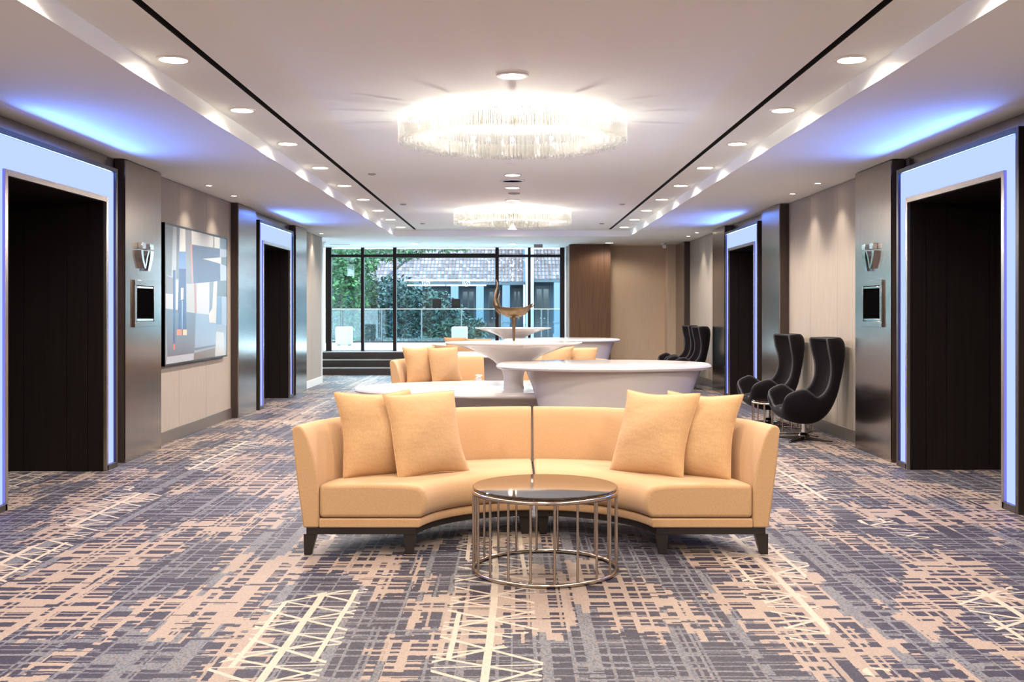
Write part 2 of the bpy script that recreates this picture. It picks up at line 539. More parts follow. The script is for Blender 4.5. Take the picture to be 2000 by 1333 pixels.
for c in CH_Y:
    rect(-1.2, 1.2, ys[-1], c-1.2, CEIL); ys.append(c+1.2)
    n = 64
    for i in range(n):
        pts = []
        for k in (i, i+1):
            a = 2*PI*k/n; ca, sa = math.cos(a), math.sin(a)
            q = 1.2/max(abs(ca), abs(sa))
            pts.append(((HR*ca, c+HR*sa, CEIL), (q*ca, c+q*sa, CEIL)))
        cm.quad(pts[0][0], pts[0][1], pts[1][1], pts[1][0])
rect(-1.2, 1.2, ys[-1], Y1, CEIL)
ceil = cm.build('ceiling', [M['plaster'], M['slot']], fix=False)
tag(ceil, 'pale plaster ceiling with a raised centre and two black slots', kind='structure')
for c in CH_Y:                          # stepped round coves
    MB().lathe([(HR, CEIL), (HR, CEIL+.045), (0.985, CEIL+.075), (0.955, CEIL+.075), (0.955, CEIL+.13), (0.0, CEIL+.13)], 64, c=(0, c)).build('ceiling_cove', M['plaster'], ceil, smooth=30)

# ------------------------------------------------------------------ side walls
WL, WR = -3.525, 3.48
PLY = [(-4.2, 5.8), (10.25, 13.14), (17.49, 19.40)]
PRY = [(-4.2, 5.8), (10.29, 13.22), (17.64, 20.60)]
NICH = {-1: [(7.10, 8.82), (14.41, 16.10)], 1: [(7.19, 8.90), (14.59, 16.28)]}
OPZ = 2.265
for s, X, name, PY, yend in ((-1, WL, 'wall_left', PLY, 19.40), (1, WR, 'wall_right', PRY, 21.6)):
    wm = MB()
    xb = X + s*0.016
    prev = -4.2
    for (a, b) in NICH[s]:
        wm.box(xb, xb+s*.2, prev, a-.06, 0, SOFF); wm.box(xb, xb+s*.2, a-.06, b+.06, OPZ+.04, SOFF); prev = b+.06
    wm.box(xb, xb+s*.2, prev, yend, 0, SOFF)
    wall = tag(wm.build(name, M['panel_back']), 'wall of tall beige fabric panels between bronze pillars and lift portals', kind='structure')
    seams = {-1: [[-4.2, -2, 0, 2, 4, 5.8], [10.25, 11.10, 12.08, 13.06, 13.14], [17.49, 18.42, 19.40]],
             1: [[-4.2, -2, 0, 2, 4, 5.8], [10.29, 11.25, 12.26, 13.22], [17.64, 18.62, 19.6, 20.6]]}[s]
    for run in seams:
        for a, b in zip(run, run[1:]):
            box('wall_panel', (X, xb, a+.003, b-.003, 0.125, SOFF-.004), M['panel'], wall, bevel=.002)
    # band above the lift portals
    for (a, b) in NICH[s]:
        box('header_panel', (X, xb, a-.3, b+.3, 2.5, SOFF-.002), M['bronze'], wall)
    bb = MB()
    for i, (a, b) in enumerate(PY[:2] + ([] if s < 0 else PY[2:])): bb.box(X-s*.012, xb, a, b, 0, .128)
    bo = tag(bb.build('baseboard_left' if s < 0 else 'baseboard_right', M['skirting'], bevel=.003), 'grey metal baseboard along the beige wall panels', kind='structure')
box('baseboard', (WL-.016, WL+.014, 17.49, 19.41, 0, .13), M['skirting_white'], bpy.data.objects['baseboard_left'], bevel=.003)
# end cap of the left wall
box('wall_end', (WL-.4, WL+.0, 19.40, 19.46, 0, SOFF), M['white_wall'], bpy.data.objects['wall_left'])

# pillars: dark body with a brushed bronze face
PIL = [(-1, 5.85, 6.80), (-1, 9.30, 10.25), (-1, 13.14, 14.05), (-1, 16.62, 17.49),
       (1, 5.9, 6.85), (1, 9.32, 10.29), (1, 13.22, 14.14), (1, 16.65, 17.64), (1, 20.6, 21.6)]
plab = ['nearest the camera, before the first lift', 'with chrome ornament and call box, before the painting', 'beyond the painting, before the far lift', 'past the far lift, near the window']
rlab = ['nearest the camera, before the first lift', 'with chrome ornament and call box, by the egg chairs', 'just behind the near pair of egg chairs', 'between the far lift and the far egg chairs', 'in the far corner by the tan wall']
cnt = {-1: 0, 1: 0}
for s, a, b in PIL:
    fx = -3.43 if s < 0 else 3.36
    wx = WL if s < 0 else WR
    lab = (plab if s < 0 else rlab)[cnt[s]]; cnt[s] += 1
    p = setting('pillar', 'bronze pillar on the %s wall %s' % ('left' if s < 0 else 'right', lab), (fx, a, 0))
    MB().box(s*.012, wx-fx, 0, b-a, 0, SOFF-.012).build('body', M['darkwood'], p)
    MB().box(0, s*.012, .001, b-a-.001, 0, SOFF-.012).build('face_panel', M['bronze'], p)

# ------------------------------------------------------------------ lift portals
def portal(n, s, y0, y1, label):
    """y0,y1: opening"""
    X = -3.41 if s < 0 else 3.345
    wx = (WL if s < 0 else WR) + s*.02
    d = setting('door_%d' % n, label, (X, (y0+y1)/2, 0))
    h = (y1-y0)/2
    H = h + .25
    wd = wx - X
    TOP = 2.575
    fm = MB()
    fm.box(0, wd, -H, -H+.045, 0, TOP).box(0, wd, H-.045, H, 0, TOP).box(0, wd, -H+.045, H-.045, TOP-.04, TOP)
    fm.box(0, wd, -H+.045, -h-.012, 0, .05).box(0, wd, h+.012, H-.045, 0, .05)
    fm.build('portal_frame', M['portal'], d, bevel=.003)
    lx = s*.022
    for k, q in enumerate(((-H+.045, -h-.04, .05, TOP-.04), (h+.04, H-.045, .05, TOP-.04), (-h-.04, h+.04, OPZ+.045, TOP-.04))):
        MB().box(lx, wd, q[0], q[1], q[2], q[3]).build('light_panel', M['lightpanel'], d)
    tm = MB()
    tm.box(0, s*.03, -h-.04, -h-.002, 0, OPZ+.045).box(0, s*.03, h+.002, h+.04, 0, OPZ+.045).box(0, s*.03, -h-.002, h+.002, OPZ+.001, OPZ+.045)
    tm.build('opening_trim', M['trim'], d, bevel=.002)
    # niche
    dep = 1.75
    for q in (1, -1):
        edges = [0.0, .16, .335, .70, 1.06, 1.42, dep]
        for e0, e1 in zip(edges, edges[1:]):
            MB().box(s*(e0+.002 + (.03 if e0 == 0 else 0)), s*(e1-.002), q*h, q*(h+.02), 0, OPZ).build('reveal_panel', M['niche'], d)
        MB().box(s*.03, s*dep, q*(h+.02), q*(h+.038), 0, OPZ).build('reveal_backing', M['slot'], d)
    MB().box(s*.03, s*dep, -h-.03, h+.03, OPZ, OPZ+.03).build('niche_ceiling', M['niche'], d)
    MB().box(s*dep, s*(dep+.05), -h, h, 0, OPZ).build('niche_back', M['niche'], d)
    for q in (-1, 1):
        MB().box(s*(dep-.03), s*dep, q*.004, q*.55, 0.01, 2.1).build('lift_leaf', M['bronze'], d)
    o = lamp('led_strip', 'AREA', (-s*.006+lx, 0, TOP-.055), E_LED, (.10, .28, 1.0), d, shape='RECTANGLE', size=.012, size_y=2*H-.2)
    o.rotation_euler = (0, s*PI/2, 0)
    lamp('niche_lamp', 'SPOT', (s*.85, 0, OPZ-.03), E_NICHE, WARM, d, spot_size=1.1, spot_blend=.6, shadow_soft_size=.05)
    return d
portal(1, -1, 7.10, 8.82, 'near lift portal on the left wall, framed by a glowing blue panel')
portal(2, -1, 14.41, 16.10, 'far lift portal on the left wall, framed by a glowing blue panel')
portal(3, 1, 7.19, 8.90, 'near lift portal on the right wall, framed by a glowing blue panel')
portal(4, 1, 14.59, 16.28, 'far lift portal on the right wall, framed by a glowing blue panel')

# ------------------------------------------------------------------ far end
box('wall_rear', (-5.4, 5.4, -4.4, -4.2, 0, 3.0), M['beige'])
tag(bpy.data.objects['wall_rear'], 'tan wall closing the lobby behind the viewpoint', kind='structure')
wb = MB().box(2.01, 3.7, 22.0, 22.2, 0, SOFF).build('wall_back', M['beige'])
tag(wb, 'tan fabric wall beside the walnut panel at the far end', kind='structure')
box('wall_return', (3.19, 3.7, 21.62, 22.0, 0, SOFF), M['beige'], wb)
box('walnut_panel', (1.165, 2.01, 21.5, 22.95, 0, SOFF-.01), M['walnut'], wb)
box('jamb_panel', (1.126, 1.165, 22.3, 22.95, 0, SOFF), M['white_wall'], wb)
aw = box('wall_alcove', (-4.3, -4.1, 19.46, 23.0, 0, SOFF), M['white_wall'])
tag(aw, 'white return wall beside the window frame', kind='structure')
# steps
st = setting('floor_steps', 'three dark stone steps rising to the window', (0, 21.8, 0))
for k in range(3):
    MB().box(-4.1, 1.165, .3*k, 1.35 if k == 2 else .3*k+.34, 0 if k == 0 else .155*k, .155*(k+1)).build('step', M['step'], st)
    MB().box(-4.1, 1.165, .3*k-.008, .3*k+.03, .155*(k+1)-.022, .155*(k+1)+.003).build('nosing', M['nosing'], st)
box('base_fill', (-4.1, 1.165, 22.1, 23.1, 0, .31), M['step'], st)
st_fill = bpy.data.objects['base_fill']; st_fill.location = (0, -21.8, 0)

WY = 22.75
win = setting('window_1', 'dark framed full-height window wall onto the terrace', (0, WY, 0))
ZB, ZT = .465, SOFF
posts = [(-4.04, -3.918), (-3.279, -3.212), (-2.586, -2.512), (-.372, -.295), (.333, .394), (1.026, 1.126)]
for a, b in posts:
    box('mullion', (a, b, -.06, .06, ZB, ZT), M['frame'], win, bevel=.004)
for (p, q) in zip(posts, posts[1:]):
    door = p[0] == -2.586
    za, zb = (2.481, 2.570) if door else (2.492, 2.552)
    box('transom', (p[1], q[0], -.055, .055, za, zb), M['frame'], win, bevel=.004)
    box('pane', (p[1], q[0], -.006, .006, zb, ZT), M['pane'], win)
    if not door:
        box('pane', (p[1], q[0], -.006, .006, ZB+.02, za), M['pane'], win)
        box('sill_rail', (p[1], q[0], -.03, .03, ZB, ZB+.02), M['nosing'], win)
gd = setting('door_5', 'glass double door with frosted strips and black square handles', (0, WY, 0))
for k, (a, b) in enumerate(((-2.505, -1.448), (-1.440, -.379))):
    lf = box('door_leaf', (a, b, -.006, .006, ZB+.012, 2.478), M['pane'], gd)
    for z in (1.993, 1.887):
        c0, c1 = (a+.22, b-.006) if k == 0 else (a+.006, b-.19)
        box('frosted_strip', (c0, c1, -.009, -.006, z-.017, z+.017), M['frost'], lf)
    cx = (-1.875, -1.0)[k]
    em = MB()
    em.tube([(cx+.075*math.cos(t*PI/12), -.012, 1.94+.075*math.sin(t*PI/12)) for t in range(24)], .008, 6, closed=True)
    em.tube([(cx+.052*math.cos(t*PI/10)*(1-.5*t/20), -.012, 1.94+.052*math.sin(t*PI/10)) for t in range(21)], .006, 5)
    em.tube([(cx-.03, -.012, 1.90), (cx+.005, -.012, 1.95), (cx+.035, -.012, 1.985)], .006, 5)
    em.build('round_emblem', M['frost'], lf)
    hx = (-1.64, -1.226)[k]
    box('door_handle', (hx-.10, hx+.10, -.035, -.006, 1.395, 1.595), M['slot'], lf, bevel=.012)
box('floor_box', (-2.32, -2.18, 22.42, 22.55, ZB, ZB+.06), M['frame'], bevel=.006)
tag(bpy.data.objects['floor_box'], 'small dark floor box on the top step by the glass door', 'box')

# ------------------------------------------------------------------ outside
tr_ = box('terrace_floor', (-14, 8, 22.85, 28.7, .2, .46), M['terrace'])
tag(tr_, 'pale stone terrace beyond the window', kind='structure')
gr_ = MB().quad((-60, 28.7, -.3), (60, 28.7, -.3), (60, 120, -.3), (-60, 120, -.3)).build('ground', M['ground'])
tag(gr_, 'shaded garden ground beyond the terrace', kind='structure')
bal = thing('glass_balustrade', (0, 28.4, .46), 'glass balustrade with slim posts along the terrace edge', 'railing')
for i in range(-11, 7):
    x = -2.46 + i*1.08
    box('post', (x-.016, x+.016, -.02, .02, 0, .90), M['steel'], bal)
    box('glass_panel', (x+.03, x+1.05, -.006, .006, .05, .90), M['balglass'], bal)
box('rail', (-14.3, 5.2, -.02, .02, .905, .925), M['balrail'], bal)
box('base_channel', (-14.3, 5.2, -.03, .03, 0, .045), M['frame'], bal)
for x, lab in ((-4.2, 'white cube planter standing alone on the terrace, nearer the dark post'), (-1.32, 'white cube planter on the terrace beside the glass door')):
    p = thing('planter', (x, 26.2, .46), lab, 'planter', 'white cube planters on the terrace')
    MB().hexa([(-.19,-.19,.02),(.19,-.19,.02),(.19,.19,.02),(-.19,.19,.02)], [(-.195,-.195,.47),(.195,-.195,.47),(.195,.195,.47),(-.195,.195,.47)]).build('body', M['planter'], p, bevel=.035, bseg=3)
    for q in ((-1,-1),(1,-1),(1,1),(-1,1)):
        box('foot', (q[0]*.14-.02, q[0]*.14+.02, q[1]*.14-.02, q[1]*.14+.02, 0, .03), M['frame'], p)

def house(label, loc, x0, x1, eave, cols, doors, ridge_d=5.0, slope=.7):
    h = thing('house', loc, label, 'house')
    box('wall', (x0, x1, 1.6, 1.9, 0, eave+.6), M['housewall'], h)
    # roof slab and tiles
    L_ = ridge_d
    sl = MB()
    sl.hexa([(x0-.1,-.1,eave-.12),(x1+.1,-.1,eave-.12),(x1+.1,L_,eave-.12+slope*L_),(x0-.1,L_,eave-.12+slope*L_)],
            [(x0-.1,-.1,eave-.02),(x1+.1,-.1,eave-.02),(x1+.1,L_,eave-.02+slope*L_),(x0-.1,L_,eave-.02+slope*L_)])
    rf = sl.build('roof', M['housewall'], h)
    tb = MB()
    tw, rl = .20, .30
    nx, ny = int((x1-x0)/tw), int(L_/rl)
    cs, sn = 1/math.sqrt(1+slope*slope), slope/math.sqrt(1+slope*slope)
    for j in range(ny):
        for i in range(nx):
            xa = x0 + i*tw + random.uniform(-.008, .008)
            d0 = j*rl + random.uniform(-.015, .015); d1 = d0 + rl*1.12
            rows = []
            for (dd, up) in ((d0, .055), (d1, .02)):
                row = []
                for k in range(5):
                    a = PI*k/4
                    row.append((xa + tw*.5 - tw*.48*math.cos(a), dd-.1 - sn*(.07*math.sin(a)+up)*0.6, eave-.1+slope*dd + cs*(.07*math.sin(a)+up)))
                rows.append(row)
            tb.grid(rows)
            lip = rows[0]
            tb.poly([lip[0], lip[1], lip[2], lip[3], lip[4]][::-1])
    tb.build('roof_tiles', M['tile'], rf, kind='stuff', fix=False)
    box('fascia_board', (x0-.1, x1+.1, -.12, -.08, eave-.2, eave-.02), M['housedoor'], h)
    for c in cols:
        co = box('column', (c-.21, c+.21, -.1, .3, 0, eave-.1), M['column'], h, bevel=.02)
        MB().box(c-.25, c+.25, -.14, .34, 0, .35).build('plinth', M['column'], co)
        MB().box(c-.24, c+.24, -.13, .33, .95, 1.03).build('moulding', M['column'], co)
    for (a, b) in doors:
        dm = box('house_door', (a, b, 1.5, 1.6, 0, eave-.35), M['housedoor'], h)
        box('door_glass', (a+.1, (a+b)/2-.05, 1.47, 1.5, .9, eave-.55), M['houseglass'], dm)
        box('door_glass', ((a+b)/2+.05, b-.1, 1.47, 1.5, .9, eave-.55), M['houseglass'], dm)
        for q in (-.10, .10): MB().box((a+b)/2+q-.04, (a+b)/2+q+.04, 1.44, 1.47, 1.15, 1.2).build('pull', M['frost'], dm)
    return h
H1 = house('long house with a weathered clay tile roof behind the trees', (0, 58, -.3), -16, .62, 3.22, [-7.2, -5.2, -3.2, -1.8, -.35], [(-4.9, -3.6), (-2.9, -2.1), (-1.4, -.7), (.0, .5)])
H2 = house('right-hand house wing with lower clay tile eaves and a white gable', (0, 57, -.3), 1.15, 12, 3.35, [2.45, 5.0, 8.0], [(1.25, 2.1), (2.9, 4.4)])
box('gable_wall', (.72, 1.15, -.3, 5, 0, 8), M['gable'], H2)

def crown(name, parent, m, blobs, n, size, seed):
    rnd = random.Random(seed)
    b = MB()
    for (c, r) in blobs:
        k = int(n*r[0]*r[2]/sum(q[1][0]*q[1][2] for q in blobs))
        for _ in range(k):
            d = Vector((rnd.gauss(0,1), rnd.gauss(0,1), rnd.gauss(0,1))).normalized()*(rnd.random()**.35)
            p = Vector((c[0]+d.x*r[0], c[1]+d.y*r[1], c[2]+d.z*r[2]))
            a = Vector((rnd.gauss(0,1), rnd.gauss(0,1), rnd.gauss(0,.6)-.4)).normalized()
            t = a.cross(Vector((rnd.gauss(0,1), rnd.gauss(0,1), rnd.gauss(0,1)))).normalized()
            s = size*rnd.uniform(.6, 1.3)
            b.quad(tuple(p), tuple(p+a*s*.5+t*s*.22), tuple(p+a*s), tuple(p+a*s*.5-t*s*.22))
    return b.build(name, m, parent, kind='stuff', fix=False)
def tree(label, loc, m, blobs, n, size, seed, trunks):
    t = thing('tree', loc, label, 'tree')
    for tp in trunks: MB().tube(tp, [.09*(1-.7*i/(len(tp)-1)) for i in range(len(tp))], 7).build('trunk', M['bark'], t, smooth=True)
    crown('foliage', t, m, blobs, n, size, seed)
    return t
tree('bright green leafy tree nearest the dark window post', (-5.7, 34, -.3), M['leaf_bright'],
     [((0.3,0,2.2),(1.0,1.0,.9)), ((-.9,.3,2.9),(1.3,1.1,.8)), ((.6,.4,3.2),(.7,.9,.5)), ((-.2,.2,1.1),(1.2,.9,.7)), ((.35,.3,2.9),(.8,.7,.7))], 6400, .17, 3,
     [[(0,0,0),(.1,0,1.2),(.2,0,2.4),(0,0,3.2)], [(.1,0,1.2),(.6,.1,2),(.8,0,2.6)]])
tree('broad grey-green shrub tree in front of the house', (-3.4, 35, -.3), M['leaf_grey'],
     [((-.6,0,2.0),(1.3,.9,.85)), ((.6,-.1,1.6),(1.2,.9,.75)), ((-1.5,.2,1.2),(.9,.9,.8)), ((1.5,.1,1.2),(.6,.8,.5)), ((0,-.3,.8),(1.6,.8,.6))], 7200, .17, 5,
     [[(0,0,0),(-.1,0,1.0),(-.5,0,2.0)], [(-.1,0,1.0),(.5,0,1.6),(.9,0,2.0)]])
tree('low dark green bush behind the white planter by the door', (-1.75, 33, -.3), M['leaf_dark'],
     [((0,0,.9),(.75,.5,.5)), ((.5,0,1.05),(.5,.4,.35)), ((-.6,0,.7),(.6,.5,.45))], 1900, .15, 8, [[(0,0,0),(0,0,.5),(.2,0,.9)]])
tree('slender tree with a leaning branch crossing the tile roof', (-5.0, 40, -.3), M['leaf_bright'],
     [((.5,0,3.9),(1.3,.9,.45)), ((2.4,0,4.15),(1.3,.9,.3)), ((-1.2,0,3.9),(1.3,.9,.5))], 2600, .17, 11,
     [[(-.6,0,0),(-.45,0,1.6),(.1,0,2.8),(.9,0,3.5),(1.6,0,3.9)], [(-.45,0,1.6),(-.2,0,2.7),(-.3,0,3.6)]])
tree('tall dark tree standing beyond the others at the far edge', (-11.5, 47, -.3), M['leaf_dark'],
     [((0,0,3.5),(3.2,1.5,2.2)), ((2.2,0,5.2),(2.6,1.5,1.6)), ((0,0,1.2),(3.0,1.2,1.4))], 6000, .26, 13, [[(0,0,0),(.1,0,2),(.4,0,4)]])

# ------------------------------------------------------------------ chandeliers
def rodmesh(L_, r):
    return MB().lathe([(0, -L_/2), (r, -L_/2+r*.7), (r, L_/2-r*.4), (r*.5, L_/2)], 6).mesh('crystal_rod', M['crystal'], fix=True)
ROD1, ROD2 = rodmesh(.105, .0105), rodmesh(.125, .0105)
def chandelier(y, label, detail):
    ch = thing('chandelier', (0, y, CEIL), label, 'chandelier', 'round crystal chandeliers')
    MB().lathe([(.86, .03), (.86, .005), (.835, .005), (.835, .03)], 96, closed=True).build('mounting_ring', M['blackmetal'], ch, smooth=40)
    MB().lathe([(.83, .10), (.83, .085), (0, .085)], 64).build('back_plate', M['backplate'], ch, smooth=30)
    N = 190
    single = detail
    parts = MB()
    def addrod(b, x, yy, z0, z1, r):
        b.lathe([(0, z0), (r, z0+r*.7), (r, z1-r*.4), (r*.5, z1)], 6, c=(x, yy))
    made = 0
    for tier, (zc, me) in enumerate(((-.050, ROD1), (-.145, ROD2))):
        for i in range(N):
            a = 2*PI*(i+.5*tier)/N
            x, yy = .845*math.cos(a), .845*math.sin(a)
            zc_ = zc + random.uniform(-.004, .004)
            if single and math.sin(a) < .22 and made < 300:
                o = link('crystal_rod', me, ch); o.location = (x, yy, zc_); made += 1
            else:
                L_ = (.105, .125)[tier]
                addrod(parts, x, yy, zc_-L_/2, zc_+L_/2, .0105)
    # packed inner rings, longer and shorter by turns
    for r, zb, zt in ((.80, -.205, -.10), (.755, -.20, -.11), (.71, -.205, -.10), (.665, -.20, -.11), (.62, -.205, -.02)):
        n = int(2*PI*r/.033)
        for i in range(n):
            a = 2*PI*(i+random.uniform(-.2,.2))/n
            j = random.uniform(-.006, .006)
            addrod(parts, r*math.cos(a), r*math.sin(a), zb+j, zt+j, .0105)
    parts.build('crystal_fringe', M['crystal'], ch, kind='stuff', fix=False)
    bl = MB().lathe([(0, -.018), (.013, -.012), (.018, 0), (.013, .012), (0, .018)], 10).mesh('bulb', M['bulb'], smooth=True)
    for i in range(14):
        a = 2*PI*(i+.5)/14
        o = link('bulb', bl, ch); o.location = (.73*math.cos(a), .73*math.sin(a), -.055)
    for i in range(7):
        a = 2*PI*i/7
        o = link('bulb', bl, ch); o.location = (.36*math.cos(a), .36*math.sin(a), -.05)
    lamp('chandelier_lamp', 'POINT', (0, 0, -.155), E_CHAND*4.0, CRYS, ch, shadow_soft_size=.04)
    return ch
chandelier(CH_Y[1], 'large round crystal chandelier, the nearer one, hung in a stepped cove', True)
chandelier(CH_Y[2], 'round crystal chandelier farther off, in front of the window', False)
chandelier(CH_Y[0], 'round crystal chandelier directly over the viewpoint', False)

# ------------------------------------------------------------------ downlights
DT = MB().lathe([(.098, 0), (.098, -.006), (.080, -.008), (.078, 0)], 32).mesh('trim_ring', M['ringtrim'], smooth=40)
DL = MB().lathe([(.079, -.002), (.0, -.002)], 32).mesh('lens', M['lens'])
def downlight(x, y, z, label, e, group):
    d = thing('downlight', (x, y, z), label, 'downlight', group)
    link('trim_ring', DT, d); link('lens', DL, d)
    lamp('downlight_lamp', 'SPOT', (0, 0, -.012), e, WARM, d, spot_size=math.radians(160), spot_blend=.4, shadow_soft_size=.06)
ordn = ['nearest in view', 'second', 'third', 'fourth', 'fifth', 'sixth', 'seventh', 'eighth', 'farthest']
for s, side in ((-1, 'left'), (1, 'right')):
    k = 0
    for i in range(13):
        y = -.1 + i*1.542
        if y > 18.6: continue
        if y < 5.5: lab = 'warm round downlight of the %s row, %s the frame edge, overhead' % (side, ('four places before', 'three places before', 'two places before', 'first before')[i])
        else:
            o_ = ordn[min(k, 8)]; k += 1
            lab = 'warm round downlight, %s in the row between the %s slot and fascia' % (o_ if 'near' in o_ or 'far' in o_ else o_ + ' from the front', side)
        downlight(s*1.96, y, CEIL-.001, lab, E_SPOT, 'downlights of the %s row' % side)
for y, lab in ((3.9, 'warm round downlight in the centre line, above the frame'), (6.49, 'warm round downlight on the centre line before the nearer chandelier'),
               (11.28, 'warm round downlight just beyond the nearer chandelier'), (12.46, 'warm round downlight between the ring speaker and the far chandelier'),
               (13.9, 'warm round downlight touching the front of the far chandelier'), (18.8, 'warm round downlight just behind the far chandelier')):
    downlight(0, y, CEIL-.001, lab, E_MID, 'downlights on the centre line')
for x, y, lab in ((-1.99, 21.2, 'warm round downlight above the window, toward the dark post'), (0, 21.4, 'warm round downlight above the middle of the window'), (1.94, 21.0, 'warm round downlight above the walnut panel')):
    downlight(x, y, SOFF-.001, lab, E_MID*.7, 'downlights above the steps')
AT = MB().lathe([(.042, 0), (.042, -.005), (.030, -.006), (.029, 0)], 20).mesh('trim_ring', M['ringtrim'], smooth=40)
AL = MB().lathe([(.029, -.002), (.0, -.002)], 20).mesh('lens', M['pin'])
for x, y, lab in ((-3.27, 11.3, 'small bright spotlight over the near half of the painting'), (-3.27, 12.32, 'small bright spotlight over the far half of the painting'),
                  (-3.36, 18.45, 'small bright spotlight by the pale panel near the window'),
                  (3.23, 11.1, 'small bright spotlight above the nearest egg chair'), (3.23, 12.1, 'small bright spotlight above the second egg chair from the front'),
                  (3.2, 18.2, 'small bright spotlight above the far pair of egg chairs'), (3.2, 19.1, 'small bright spotlight nearest the far corner pillar')):
    a = thing('spotlight', (x, y, SOFF-.001), lab, 'spotlight', 'small spotlights along the walls')
    link('trim_ring', AT, a); link('lens', AL, a)
    o = lamp('spotlight_lamp', 'SPOT', (0, 0, -.012), E_ACC, WARM, a, spot_size=math.radians(95), spot_blend=.8, shadow_soft_size=.02)

# small ceiling fittings
def fitting(name, x, y, z, r, label, cat, m='ringtrim'):
    o = MB().lathe([(r, 0), (r, -.006), (r*.8, -.012), (r*.3, -.018), (0, -.018)], 24).build(name, M[m], smooth=40)
    o.location = (x, y, z); tag(o, label, cat)
fitting('smoke_detector', -.02, 10.4, CEIL, .06, 'small white smoke detector just past the nearer chandelier', 'detector')
fitting('smoke_detector', 0.02, 13.07, CEIL, .075, 'small grey ceiling disc just before the far chandelier', 'detector', 'gap')
for x, y, lab in ((-1.5, 11.2, 'small ceiling sprinkler plate on the left, nearest in view'), (-1.5, 14.4, 'small ceiling sprinkler plate on the left, second in view'), (-1.51, 17.65, 'small ceiling sprinkler plate on the left, third in view'),
                  (1.5, 14.4, 'small ceiling sprinkler plate on the right, nearer one'), (1.5, 17.65, 'small ceiling sprinkler plate on the right, farther one')):
    fitting('sprinkler_plate', x, y, CEIL, .045, lab, 'sprinkler', 'gap')
sp_ = thing('ceiling_speaker', (0, 11.8, CEIL), 'round ceiling speaker with a pale rim between two centre downlights', 'speaker')
MB().lathe([(.14, 0), (.14, -.012), (.118, -.012), (.115, 0)], 32).build('rim', M['ringtrim'], sp_, smooth=40)
MB().lathe([(.115, -.004), (0, -.004)], 32).build('grille', M['gap'], sp_)
cs_ = MB().box(-.09, .09, -.05, .05, -.07, 0).build('motion_sensor', M['gap'], bevel=.01); cs_.location = (.53, 21.6, SOFF)
tag(cs_, 'small grey box sensor on the ceiling above the window', 'sensor')
for x, y, lab in ((-3.75, 20.8, 'small white camera under the ceiling by the dark window post'), (3.05, 21.2, 'small white camera under the ceiling by the tan corner')):
    k = thing('security_camera', (x, y, SOFF), lab, 'camera')
    MB().lathe([(.05, 0), (.05, -.02), (.03, -.03), (0, -.03)], 20).build('mount', M['ringtrim'], k, smooth=40)
    MB().tube([(0,0,-.03),(0,-.02,-.06),(.0,-.14,-.08)], [.025,.035,.035], 12).build('camera_body', M['ringtrim'], k, smooth=50)
v = MB().box(-.2, .2, -.04, .04, -.006, 0).build('ceiling_vent', M['gap']); v.location = (-3.55, 21.6, SOFF); tag(v, 'slim grey ceiling vent above the dark window post', 'vent')

